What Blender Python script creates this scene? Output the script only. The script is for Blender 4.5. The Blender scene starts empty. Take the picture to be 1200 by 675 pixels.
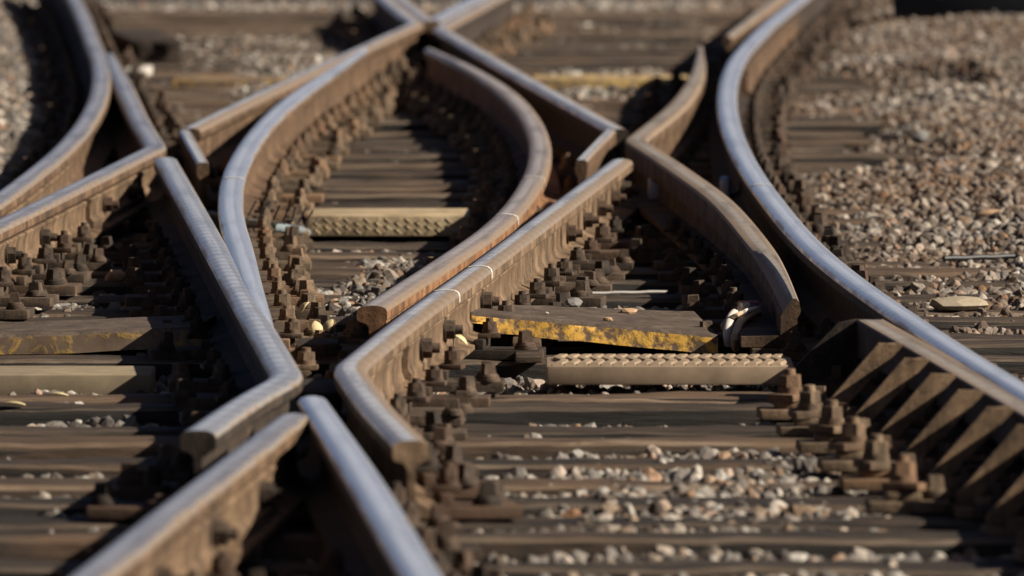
import bpy, bmesh, math, random
import numpy as np
from mathutils import Vector, Matrix, noise as mn
R = math.radians
rng = random.Random(7)
sc = bpy.context.scene
COL = sc.collection

# ------------------------------------------------------------------ camera
CAM_Z, F_PX, PITCH = 1.624, 13700.0, math.atan(715.5/13700.0)
cd = bpy.data.cameras.new('camera'); cam = bpy.data.objects.new('camera', cd); COL.objects.link(cam)
cam.location = (0, 0, CAM_Z); cam.rotation_euler = (math.pi/2-PITCH, 0, 0)
cd.sensor_width = 36.0; cd.lens = F_PX/1200*36.0
cd.clip_start = 0.5; cd.clip_end = 3000
cd.dof.use_dof = True; cd.dof.focus_distance = 29.0; cd.dof.aperture_fstop = 8.0
sc.camera = cam

# ------------------------------------------------------------------ light
SUN_EL = R(32.5); SUN_H = Vector((math.cos(R(14)), -math.sin(R(14)), 0))
to_sun = Vector((SUN_H.x*math.cos(SUN_EL), SUN_H.y*math.cos(SUN_EL), math.sin(SUN_EL)))
w = bpy.data.worlds.new('World'); sc.world = w; w.use_nodes = True
nt = w.node_tree; bg = nt.nodes['Background']
sky = nt.nodes.new('ShaderNodeTexSky'); sky.sky_type = 'NISHITA'; sky.sun_disc = False
sky.sun_elevation = SUN_EL; sky.sun_rotation = math.atan2(to_sun.x, to_sun.y)
sky.air_density = 0.2; sky.dust_density = 1.0
nt.links.new(sky.outputs[0], bg.inputs[0]); bg.inputs[1].default_value = 0.05
sl = bpy.data.lights.new('sun', 'SUN'); sl.energy = 5.0; sl.angle = R(0.5); sl.color = (1.0, 0.91, 0.77)
so = bpy.data.objects.new('sun', sl); COL.objects.link(so)
so.rotation_euler = to_sun.to_track_quat('Z', 'Y').to_euler(); so.location = (8, 10, 12)
sc.view_settings.view_transform = 'Standard'; sc.view_settings.look = 'None'
sc.view_settings.exposure = 0.85; sc.view_settings.gamma = 1.0
sc.render.resolution_x, sc.render.resolution_y = 1024, 576
sc.cycles.max_bounces = 5; sc.cycles.diffuse_bounces = 1; sc.cycles.glossy_bounces = 3

# ------------------------------------------------------------------ helpers
cp, sp = math.cos(PITCH), math.sin(PITCH)
FWD = Vector((0, cp, -sp)); UP = Vector((0, sp, cp)); RT = Vector((1, 0, 0))
def at(x, y, z):
    """ground-plan point at height z on the sight line measured on the survey photo"""
    d = FWD + RT*((x-600)/F_PX) - UP*((y-337.5)/F_PX)
    t = (z-CAM_Z)/d.z
    return Vector((d.x*t, d.y*t, z))

def tag(o, label=None, cat=None, group=None, kind=None):
    if label: o['label'] = label
    if cat: o['category'] = cat
    if group: o['group'] = group
    if kind: o['kind'] = kind
    return o
def link(name, me, parent=None, loc=None):
    o = bpy.data.objects.new(name, me); COL.objects.link(o)
    if loc is not None: o.location = loc
    if parent is not None: o.parent = parent
    return o
def empty(name, loc, rz=0.0):
    o = bpy.data.objects.new(name, None); COL.objects.link(o); o.location = loc; o.rotation_euler = (0, 0, rz)
    o.empty_display_size = 0.1
    return o
def mesh(name, verts, faces, mats, midx=None, sharp=35):
    me = bpy.data.meshes.new(name); me.from_pydata([tuple(v) for v in verts], [], faces)
    for m in mats: me.materials.append(m)
    if midx is not None: me.polygons.foreach_set('material_index', midx)
    if sharp:
        me.polygons.foreach_set('use_smooth', [True]*len(me.polygons)); me.set_sharp_from_angle(angle=R(sharp))
    me.update(); return me
def from_bm(name, bm, mats, sharp=35):
    bmesh.ops.recalc_face_normals(bm, faces=bm.faces)
    me = bpy.data.meshes.new(name); bm.to_mesh(me); bm.free()
    for m in mats: me.materials.append(m)
    if sharp:
        me.polygons.foreach_set('use_smooth', [True]*len(me.polygons)); me.set_sharp_from_angle(angle=R(sharp))
    me.update(); return me
def bm_box(bm, lo, hi, bev=0.0, mat=0, jit=0.0):
    vs = [bm.verts.new((x, y, z)) for x in (lo[0], hi[0]) for y in (lo[1], hi[1]) for z in (lo[2], hi[2])]
    fs = [bm.faces.new([vs[i] for i in q]) for q in ((0,1,3,2),(4,6,7,5),(0,4,5,1),(2,3,7,6),(0,2,6,4),(1,5,7,3))]
    for f in fs: f.material_index = mat
    if jit:
        for v in vs: v.co += Vector((rng.uniform(-jit, jit), rng.uniform(-jit, jit), rng.uniform(-jit, jit)))
    if bev:
        es = {e for f in fs for e in f.edges}
        bmesh.ops.bevel(bm, geom=list(es), offset=bev, segments=2, profile=0.6, affect='EDGES')
def bm_cyl(bm, c, r1, r2, h, n=12, axis='z', mat=0, rot=0.0):
    rings = []
    for k, r in ((0, r1), (1, r2)):
        ring = []
        for i in range(n):
            a = 2*math.pi*i/n+rot
            u, v, t = r*math.cos(a), r*math.sin(a), k*h
            p = (c[0]+u, c[1]+v, c[2]+t) if axis == 'z' else (c[0]+t, c[1]+u, c[2]+v)
            ring.append(bm.verts.new(p))
        rings.append(ring)
    fs = [bm.faces.new((rings[0][i], rings[0][(i+1) % n], rings[1][(i+1) % n], rings[1][i])) for i in range(n)]
    fs.append(bm.faces.new(rings[0][::-1])); fs.append(bm.faces.new(rings[1]))
    for f in fs: f.material_index = mat
def tube_mesh(name, pts, rad, mats, n=8):
    vs, fs = [], []
    pts = [Vector(p) for p in pts]
    for i, p in enumerate(pts):
        t = (pts[min(i+1, len(pts)-1)]-pts[max(i-1, 0)]).normalized()
        a = t.orthogonal().normalized() if i == 0 else (a_prev-t*a_prev.dot(t)).normalized()
        a_prev = a; b = t.cross(a)
        r = rad(i/(len(pts)-1)) if callable(rad) else rad
        for k in range(n):
            th = 2*math.pi*k/n; vs.append(p+a*(r*math.cos(th))+b*(r*math.sin(th)))
    for i in range(len(pts)-1):
        for k in range(n):
            k2 = (k+1) % n; fs.append((i*n+k, i*n+k2, (i+1)*n+k2, (i+1)*n+k))
    fs.append(tuple(range(n))[::-1]); fs.append(tuple((len(pts)-1)*n+k for k in range(n)))
    return mesh(name, vs, fs, mats, sharp=50)

# ------------------------------------------------------------------ materials
def ramp(nt, fac, stops, interp='LINEAR'):
    n = nt.nodes.new('ShaderNodeValToRGB'); n.color_ramp.interpolation = interp
    e = n.color_ramp.elements
    while len(e) < len(stops): e.new(0.5)
    for i, (p, c) in enumerate(stops): e[i].position = p; e[i].color = (*c, 1) if len(c) == 3 else c
    nt.links.new(fac, n.inputs[0]); return n.outputs[0]
def new_mat(name):
    m = bpy.data.materials.new(name); m.use_nodes = True; nt = m.node_tree
    return m, nt, nt.nodes['Principled BSDF']
def coords(nt, scale=(1, 1, 1), world=True):
    if world: src = nt.nodes.new('ShaderNodeNewGeometry').outputs['Position']
    else: src = nt.nodes.new('ShaderNodeTexCoord').outputs['Object']
    mp = nt.nodes.new('ShaderNodeMapping'); mp.inputs['Scale'].default_value = scale
    nt.links.new(src, mp.inputs[0]); return mp.outputs[0]
def noise(nt, vec, scale, detail=5, rough=0.6, dist=0.0):
    n = nt.nodes.new('ShaderNodeTexNoise'); n.inputs['Scale'].default_value = scale
    n.inputs['Detail'].default_value = detail; n.inputs['Roughness'].default_value = rough
    n.inputs['Distortion'].default_value = dist
    nt.links.new(vec, n.inputs['Vector']); return n.outputs['Fac']
def mixc(nt, fac, a, b, mode='MIX'):
    n = nt.nodes.new('ShaderNodeMix'); n.data_type = 'RGBA'; n.blend_type = mode
    for sock, v in ((n.inputs[0], fac), (n.inputs[6], a), (n.inputs[7], b)):
        if hasattr(v, 'is_linked') or hasattr(v, 'links'): nt.links.new(v, sock)
        elif isinstance(v, (int, float)): sock.default_value = v
        else: sock.default_value = (*v, 1)
    return n.outputs[2]
def bump(nt, h, strength, dist, normal=None):
    b = nt.nodes.new('ShaderNodeBump'); b.inputs['Strength'].default_value = strength
    b.inputs['Distance'].default_value = dist; nt.links.new(h, b.inputs['Height'])
    if normal: nt.links.new(normal, b.inputs['Normal'])
    return b.outputs[0]

def rust(name, dark, mid, light, sc1=9.0, rough=0.8, spec=0.3, streak=None, vary=False):
    dark, mid, light = tuple(0.66*q for q in dark), tuple(0.74*q for q in mid), tuple(0.84*q for q in light)
    m, nt, p = new_mat(name)
    v = coords(nt); f = noise(nt, v, sc1, 6, 0.65, 0.4)
    c = ramp(nt, f, [(0.36, dark), (0.5, mid), (0.66, light)])
    f2 = noise(nt, v, 160, 4, 0.7)
    c = mixc(nt, ramp(nt, f2, [(0.35, (0, 0, 0)), (0.75, (0.55,)*3)]), c, light)
    vs = coords(nt, (38, 38, 2.5)); f3 = noise(nt, vs, 1.0, 4, 0.6)
    c = mixc(nt, ramp(nt, f3, [(0.42, (0,)*3), (0.7, (0.65,)*3)]), c, dark if streak is None else streak)
    if vary:   # each bolt or plate has its own rust, dust or grease
        oi = nt.nodes.new('ShaderNodeObjectInfo')
        c = mixc(nt, ramp(nt, oi.outputs['Random'], [(0.0, (0.75,)*3), (0.3, (0.1,)*3), (0.62, (0.0,)*3), (1.0, (0.0,)*3)]), c, tuple(0.45*q for q in dark))
        c = mixc(nt, ramp(nt, oi.outputs['Random'], [(0.55, (0.0,)*3), (0.75, (0.35,)*3), (0.9, (0.7,)*3)]), c, (mid[0]*1.45, mid[1]*1.2, mid[2]*1.05))
    f4 = noise(nt, v, 45, 5, 0.75)
    c = mixc(nt, ramp(nt, f4, [(0.56, (0,)*3), (0.66, (0.7,)*3)]), c, tuple(0.5*q for q in dark))
    nt.links.new(c, p.inputs['Base Color']); p.inputs['Roughness'].default_value = rough
    p.inputs['Specular IOR Level'].default_value = spec
    nt.links.new(bump(nt, f4, 0.6, 0.003, bump(nt, f2, 0.5, 0.002, bump(nt, f, 0.4, 0.004))), p.inputs['Normal'])
    return m
RUST = rust('rusty_rail_steel', (0.022, 0.013, 0.008), (0.105, 0.058, 0.030), (0.23, 0.14, 0.078))
RUST_ORANGE = rust('orange_rust', (0.06, 0.03, 0.016), (0.25, 0.108, 0.042), (0.36, 0.20, 0.105))
RUST_TAN = rust('dusty_rust', (0.034, 0.021, 0.013), (0.15, 0.09, 0.048), (0.29, 0.19, 0.112))
RUST_SHADE = rust('shaded_dark_rust', (0.014, 0.010, 0.008), (0.035, 0.024, 0.017), (0.085, 0.058, 0.04), 14)  # rust darkened to paint in the shade on rail sides and gaps
BOLT = rust('bolt_rust', (0.022, 0.015, 0.011), (0.06, 0.040, 0.027), (0.15, 0.102, 0.068), 30, vary=True)
PLATE = rust('plate_rust', (0.025, 0.017, 0.012), (0.075, 0.05, 0.033), (0.17, 0.118, 0.078), 16, vary=True)
BOLT_TAN = rust('dusty_bolt_rust', (0.06, 0.04, 0.026), (0.15, 0.10, 0.062), (0.27, 0.19, 0.12), 30, vary=True)
PLATE_TAN = rust('dusty_plate_rust', (0.07, 0.047, 0.03), (0.17, 0.115, 0.07), (0.29, 0.205, 0.13), 16, vary=True)

def steel(name, col, edge, rough, rust_amt, ripple=0.5, metal=0.92, band=(0.0, 0.024), fine=1.0, dirt=1.0):
    """worn running surface: polished band with a glint painted along its centre, rust film beside it, fine cross marks"""
    m, nt, p = new_mat(name)
    def attr(n):
        a = nt.nodes.new('ShaderNodeAttribute'); a.attribute_name = n; return a.outputs['Fac']
    def math_(op, a, b=None):
        n = nt.nodes.new('ShaderNodeMath'); n.operation = op
        for sck, v in zip(n.inputs, (a, b)):
            if v is None: continue
            if isinstance(v, (int, float)): sck.default_value = v
            else: nt.links.new(v, sck)
        return n.outputs[0]
    ac, al = attr('across'), attr('along')
    cb = nt.nodes.new('ShaderNodeCombineXYZ'); nt.links.new(ac, cb.inputs[0]); nt.links.new(al, cb.inputs[1])
    def sv(scale):
        mp = nt.nodes.new('ShaderNodeMapping'); mp.inputs['Scale'].default_value = scale; nt.links.new(cb.outputs[0], mp.inputs[0]); return mp.outputs[0]
    f = noise(nt, coords(nt, (40, 6, 40)), 1.0, 6, 0.65)
    fl = noise(nt, sv((170, 0.5, 1)), 1.0, 4, 0.6)
    fb = noise(nt, sv((12, 1.3, 1)), 1.0, 4, 0.6)
    dist = math_('ABSOLUTE', math_('SUBTRACT', ac, band[0]))
    edge_k = math_('ADD', math_('DIVIDE', math_('SUBTRACT', dist, band[1]), 0.010), math_('MULTIPLY', math_('SUBTRACT', fb, 0.5), 2.6))
    edge_k = math_('ADD', edge_k, math_('MULTIPLY', math_('SUBTRACT', f, 0.5), 1.6))
    glint = math_('ADD', math_('DIVIDE', math_('SUBTRACT', math_('ABSOLUTE', math_('ADD', ac, 0.004)), 0.008), 0.008), math_('MULTIPLY', math_('SUBTRACT', fl, 0.5), 3.0))
    c = mixc(nt, ramp(nt, glint, [(0.0, (0,)*3), (1.0, (1,)*3)]), col, edge)  # paler centre line is a highlight painted into the colour
    film = math_('ADD', edge_k, rust_amt)
    k = ramp(nt, film, [(0.1, (0,)*3), (0.9, (1,)*3)])
    c = mixc(nt, k, c, (0.21, 0.145, 0.092))
    pt = noise(nt, sv((14, 0.9, 1)), 1.0, 5, 0.65)
    c = mixc(nt, ramp(nt, pt, [(0.50, (0,)*3), (0.64, (0.6*dirt,)*3)]), c, tuple(0.4*q for q in edge))
    wv = nt.nodes.new('ShaderNodeTexWave'); wv.bands_direction = 'Y'; wv.inputs['Scale'].default_value = 1.75*fine
    wv.inputs['Distortion'].default_value = 1.8; wv.inputs['Detail'].default_value = 3; wv.inputs['Detail Scale'].default_value = 0.8
    nt.links.new(sv((6, 1, 1)), wv.inputs['Vector'])
    fs = noise(nt, sv((420, 0.9, 1)), 1.0, 3, 0.6)
    c = mixc(nt, math_('MULTIPLY', wv.outputs['Fac'], min(0.45, 0.6*ripple)), c, tuple(0.6*q for q in edge))
    c = mixc(nt, ramp(nt, fs, [(0.54, (0,)*3), (0.68, (0.55*dirt,)*3)]), c, (0.16, 0.13, 0.115))
    nt.links.new(c, p.inputs['Base Color'])
    mt = nt.nodes.new('ShaderNodeMapRange'); nt.links.new(k, mt.inputs[0]); mt.inputs[3].default_value = metal; mt.inputs[4].default_value = 0.15
    nt.links.new(mt.outputs[0], p.inputs['Metallic'])
    rr = math_('ADD', math_('MULTIPLY', k, 0.25), math_('ADD', math_('MULTIPLY', fl, 0.22), rough-0.1))
    nt.links.new(rr, p.inputs['Roughness'])
    nt.links.new(bump(nt, wv.outputs['Fac'], ripple, 0.0022, bump(nt, f, 0.2, 0.0015)), p.inputs['Normal'])
    return m
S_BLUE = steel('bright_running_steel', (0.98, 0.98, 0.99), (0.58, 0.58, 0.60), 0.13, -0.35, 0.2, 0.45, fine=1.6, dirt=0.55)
S_RIB = steel('ribbed_running_steel', (0.95, 0.94, 0.93), (0.56, 0.53, 0.50), 0.19, -0.16, 0.75, 0.55, dirt=0.7)
S_WORN = steel('worn_running_steel', (0.80, 0.76, 0.73), (0.50, 0.44, 0.38), 0.22, 0.1, 0.5, 0.65)
S_TAN = steel('tan_running_steel', (0.92, 0.88, 0.83), (0.52, 0.44, 0.36), 0.22, 0.15, 0.4, 0.5, band=(-0.012, 0.020))
S_MID = steel('part_worn_guard_steel', (0.62, 0.54, 0.48), (0.42, 0.33, 0.26), 0.32, 0.30, 0.35, 0.5)
S_DULL = steel('dull_guard_steel', (0.42, 0.36, 0.30), (0.32, 0.245, 0.175), 0.45, 0.45, 0.3, 0.5)

def wood(name, dark, mid, light):
    dark, mid, light = [tuple(k*q*t for q, t in zip(c_, (1.0, 0.93, 0.86))) for k, c_ in ((0.62, dark), (0.72, mid), (0.86, light))]
    m, nt, p = new_mat(name)
    v = coords(nt, (3.5, 40, 40)); f = noise(nt, v, 1.0, 7, 0.7, 0.8)
    vb = coords(nt, (0.9, 2.2, 3)); fb = noise(nt, vb, 1.0, 4, 0.6)
    c = ramp(nt, f, [(0.33, dark), (0.52, mid), (0.72, light)])
    c = mixc(nt, ramp(nt, fb, [(0.4, (0,)*3), (0.7, (0.8,)*3)]), c, tuple(0.5*x for x in dark))
    vr = coords(nt, (1.1, 1.4, 1)); fr = noise(nt, vr, 2.0, 4, 0.6)
    c = mixc(nt, ramp(nt, fr, [(0.52, (0,)*3), (0.72, (0.6,)*3)]), c, (0.15, 0.085, 0.045))
    oi = nt.nodes.new('ShaderNodeObjectInfo'); c = mixc(nt, ramp(nt, oi.outputs['Random'], [(0.0, (0.55,)*3), (0.5, (0.0,)*3), (1.0, (0.0,)*3)]), c, dark)
    c = mixc(nt, ramp(nt, oi.outputs['Random'], [(0.5, (0.0,)*3), (1.0, (0.4,)*3)]), c, (0.17, 0.10, 0.055))
    vc = coords(nt, (0.8, 60, 30)); fc = noise(nt, vc, 1.0, 3, 0.5, 0.3)
    ck = ramp(nt, fc, [(0.36, (1,)*3), (0.43, (0,)*3)])
    c = mixc(nt, ck, c, (0.008, 0.006, 0.005))
    nt.links.new(c, p.inputs['Base Color']); p.inputs['Roughness'].default_value = 0.72
    p.inputs['Specular IOR Level'].default_value = 0.35
    nt.links.new(bump(nt, f, 1.0, 0.012), p.inputs['Normal'])
    return m
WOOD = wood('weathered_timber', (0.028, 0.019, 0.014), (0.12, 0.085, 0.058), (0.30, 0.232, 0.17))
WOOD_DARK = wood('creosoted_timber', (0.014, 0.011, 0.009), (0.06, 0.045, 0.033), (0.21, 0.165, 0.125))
WOOD_EDGE = wood('pale_timber_edge', (0.06, 0.044, 0.032), (0.20, 0.155, 0.115), (0.40, 0.33, 0.26))  # paler wood along the top arrises
WOOD_SHADE = wood('shaded_timber_side', (0.007, 0.006, 0.005), (0.018, 0.014, 0.011), (0.06, 0.043, 0.03))  # side faces coloured darker to stand for their shade

def stone_mat(name, inst=True):
    m, nt, p = new_mat(name)
    oi = nt.nodes.new('ShaderNodeObjectInfo')
    c = ramp(nt, oi.outputs['Random'], [(0.0, (0.03, 0.026, 0.023)), (0.25, (0.17, 0.16, 0.148)), (0.45, (0.07, 0.056, 0.044)),
        (0.62, (0.36, 0.34, 0.305)), (0.76, (0.17, 0.11, 0.066)), (0.87, (0.46, 0.43, 0.375)), (0.95, (0.27, 0.14, 0.07)), (1.0, (0.56, 0.53, 0.48))])
    v = coords(nt); f = noise(nt, v, 60, 4, 0.6)
    c = mixc(nt, ramp(nt, f, [(0.46, (0,)*3), (0.74, (0.7,)*3)]), c, (0.075, 0.055, 0.04))
    fr = noise(nt, v, 0.55, 3, 0.5)
    sx = nt.nodes.new('ShaderNodeSeparateXYZ'); nt.links.new(v, sx.inputs[0])
    mr = nt.nodes.new('ShaderNodeMapRange'); nt.links.new(sx.outputs[0], mr.inputs[0]); mr.inputs[1].default_value = 0.7; mr.inputs[2].default_value = 1.2
    mr.inputs[3].default_value = 0.35; mr.inputs[4].default_value = 1.0
    mm = nt.nodes.new('ShaderNodeMath'); mm.operation = 'MULTIPLY'; nt.links.new(mr.outputs[0], mm.inputs[0])
    nt.links.new(ramp(nt, fr, [(0.36, (0.1,)*3), (0.60, (0.68,)*3)]), mm.inputs[1])
    c = mixc(nt, mm.outputs[0], c, (0.095, 0.05, 0.025))
    nt.links.new(c, p.inputs['Base Color']); p.inputs['Roughness'].default_value = 0.85
    p.inputs['Specular IOR Level'].default_value = 0.3
    nt.links.new(bump(nt, f, 0.5, 0.004), p.inputs['Normal'])
    return m
STONE = stone_mat('ballast_stone')
m, nt_, p_ = new_mat('track_dirt')
f_ = noise(nt_, coords(nt_), 14, 6, 0.65)
nt_.links.new(ramp(nt_, f_, [(0.3, (0.010, 0.008, 0.006)), (0.55, (0.024, 0.018, 0.013)), (0.8, (0.055, 0.042, 0.03))]), p_.inputs['Base Color'])
p_.inputs['Roughness'].default_value = 0.95
nt_.links.new(bump(nt_, f_, 0.8, 0.01), p_.inputs['Normal'])
DIRT = m

def paint_flaked(name, paint, amount, under=((0.07, 0.045, 0.03), (0.15, 0.10, 0.065), (0.22, 0.155, 0.10)), sc=22, dist=0.6):
    m, nt, p = new_mat(name)
    v = coords(nt); f = noise(nt, v, sc, 6, 0.62, dist); f2 = noise(nt, v, 9, 4, 0.6)
    base = ramp(nt, f2, [(0.3, under[0]), (0.52, under[1]), (0.75, under[2])])
    pc = mixc(nt, noise(nt, v, 70, 3, 0.6), paint, tuple(0.7*x for x in paint))
    k = ramp(nt, f, [(0.56-amount*0.3, (0,)*3), (0.74-amount*0.3, (1,)*3)])
    c = mixc(nt, k, base, pc)
    nt.links.new(c, p.inputs['Base Color']); p.inputs['Roughness'].default_value = 0.7
    nt.links.new(bump(nt, k, 0.4, 0.002, bump(nt, f2, 0.4, 0.004)), p.inputs['Normal'])
    return m
YELLOW = paint_flaked('flaked_yellow_paint', (0.95, 0.54, 0.09), 0.52, sc=42, dist=0.0)
YELLOW_FAINT = paint_flaked('faint_yellow_paint', (0.60, 0.36, 0.06), 0.14)
YELLOW_OLD = paint_flaked('old_tan_yellow_paint', (0.55, 0.37, 0.12), 0.40, under=((0.10, 0.07, 0.045), (0.22, 0.155, 0.09), (0.30, 0.22, 0.14)), sc=14)
def plain(name, col, rough=0.6, metal=0.0, bscale=40, bstr=0.3, var=0.25, spec=0.4):
    m, nt, p = new_mat(name)
    f = noise(nt, coords(nt), bscale, 5, 0.6)
    c = mixc(nt, f, tuple(min(1, x*(1+var)) for x in col), tuple(x*(1-var) for x in col))
    nt.links.new(c, p.inputs['Base Color']); p.inputs['Roughness'].default_value = rough; p.inputs['Metallic'].default_value = metal
    p.inputs['Specular IOR Level'].default_value = spec
    nt.links.new(bump(nt, f, bstr, 0.002), p.inputs['Normal'])
    return m
COVER_TOP = rust('dusty_cover_steel', (0.05, 0.034, 0.025), (0.105, 0.075, 0.055), (0.16, 0.118, 0.088), 12)
TREAD = plain('tan_tread_plate', (0.235, 0.170, 0.112), 0.75, 0.0, 11, 0.5, 0.6)
TREAD_GOLD = paint_flaked('stained_gold_tread', (0.44, 0.32, 0.18), 0.25, under=((0.16, 0.115, 0.07), (0.32, 0.24, 0.14), (0.42, 0.33, 0.21)), sc=16)
CONC = plain('grey_tan_block', (0.20, 0.155, 0.098), 0.85, 0, 13, 0.6, 0.6)
NAVY = plain('sky_tinted_steel', (0.05, 0.055, 0.075), 0.35, 0.5, 30, 0.3)  # the blue is a sky reflection put into the base colour
WHITE = plain('dirty_white_plastic', (0.50, 0.45, 0.40), 0.7, 0, 35, 0.4, 0.45)
CREAM = plain('cream_hose', (0.42, 0.31, 0.20), 0.7, 0, 35, 0.4, 0.45)
RED = plain('faded_red_clip', (0.42, 0.12, 0.09), 0.55)
BLACK = plain('black_plastic', (0.012, 0.012, 0.013), 0.5, 0, 40, 0.1, 0.1)
GREYBLUE = plain('grey_blue_cable', (0.16, 0.19, 0.20), 0.5, 0, 60, 0.2)
ALU = plain('pale_metal_tag', (0.36, 0.40, 0.46), 0.4, 0.6)
DULL_ROD = plain('dull_grey_rod', (0.26, 0.24, 0.22), 0.5, 0.3)
CHALK = plain('white_chalk', (0.44, 0.42, 0.38), 0.95, 0, 120, 0.3, 0.2)
LEAF = plain('dry_leaf', (0.50, 0.40, 0.22), 0.8)
SHADOW_BLACK = plain('painted_shadow_black', (0.010, 0.010, 0.010), 0.6)  # stands for a cast shadow at the top right

# ------------------------------------------------------------------ ground
SY = [18.7+0.555*i for i in range(12)]            # sleeper centre lines, front part
SY += [25.4, 26.0, 26.6]
SY += [27.86+0.5935*i for i in range(50)]
SY = [y for y in SY if y < 57]

def sstep(a, b, x):
    t = min(1, max(0, (x-a)/(b-a))); return t*t*(3-2*t)
def interp(tab, y):
    for (y0, v0), (y1, v1) in zip(tab, tab[1:]):
        if y <= y1: return v0+(v1-v0)*max(0, (y-y0))/(y1-y0)
    return tab[-1][1]
def gz(x, y):
    n1 = mn.noise(Vector((x*1.3, y*0.5, 3.1))); n2 = mn.noise(Vector((x*4, y*3, 9.2)))
    n3 = mn.noise(Vector((x*0.9+7, y*0.28, 5.5)))
    z = -0.050+0.020*n3+0.012*n1+0.016*n2
    z += 0.015*sstep(-0.12, 0.10, x)*sstep(0.85, 0.6, x)*sstep(21.2, 22.5, y)*sstep(25.3, 24.4, y)      # ballast heaped in the near right bay
    z += 0.05*sstep(0.0, 0.2, x)*sstep(0.85, 0.6, x)*sstep(44.5, 45.5, y)*sstep(49, 47.5, y)
    z += 0.035*sstep(-0.55, -0.4, x)*sstep(0.05, -0.1, x)*sstep(29.5, 30, y)*sstep(33.5, 32.5, y)
    rx = interp([(18, 1.3), (26, 0.93), (30, 0.78), (36, 0.62), (42, 0.70), (48, 0.95), (60, 1.6)], y)
    z += 0.024*sstep(rx+0.18, rx+0.34, x)*sstep(28.5, 31, y)
    z += 0.046*sstep(rx+0.50+0.12*n1, rx+0.95+0.12*n1, x)*sstep(24, 29, y)
    z += 0.022*sstep(rx+0.25, rx+0.5, x)*sstep(34, 36.5, y)*sstep(42, 40.5, y)
    z += 0.06*sstep(rx+0.2, rx+0.5, x)*sstep(44, 47, y)
    z -= 0.085*sstep(1.10, 1.2, x)*sstep(1.9, 1.75, x)*sstep(45.4, 45.8, y)*sstep(47.6, 47.2, y)
    z -= 0.05*sstep(1.5, 1.3, x)*sstep(rx+0.1, rx+0.3, x)*sstep(38.2, 38.8, y)*sstep(43.2, 42.6, y)
    lx = interp([(18, -2.2), (30, -1.7), (36, -1.42), (42, -1.45), (48, -1.62), (60, -2.3)], y)
    z += 0.05*sstep(lx-0.14, lx-0.40, x)
    z += 0.05*sstep(-1.2, -1.0, x)*sstep(-0.45, -0.6, x)*sstep(44.2, 45.4, y)*sstep(51, 49, y)
    return z
def ground_grid(x0, x1, nx, y0, y1, ny):
    vs = [(x0+(x1-x0)*i/nx, y0+(y1-y0)*j/ny) for j in range(ny+1) for i in range(nx+1)]
    vs = [(x, y, gz(x, y)) for x, y in vs]
    fs = [(j*(nx+1)+i, j*(nx+1)+i+1, (j+1)*(nx+1)+i+1, (j+1)*(nx+1)+i) for j in range(ny) for i in range(nx)]
    return vs, fs
def flat_sheet(name, z, mat, half=1500):
    me = mesh(name, [(-half, -half, z), (half, -half, z), (half, half, z), (-half, half, z)], [(0, 1, 2, 3)], [mat], sharp=0)
    return tag(link(name, me), kind='structure')
flat_sheet('ground', -0.16, DIRT)
vs, fs = ground_grid(-3.4, 3.4, 84, 16.5, 62, 300)
bed = tag(link('track_bed', mesh('track_bed', vs, fs, [DIRT], sharp=0)), kind='structure')

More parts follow.
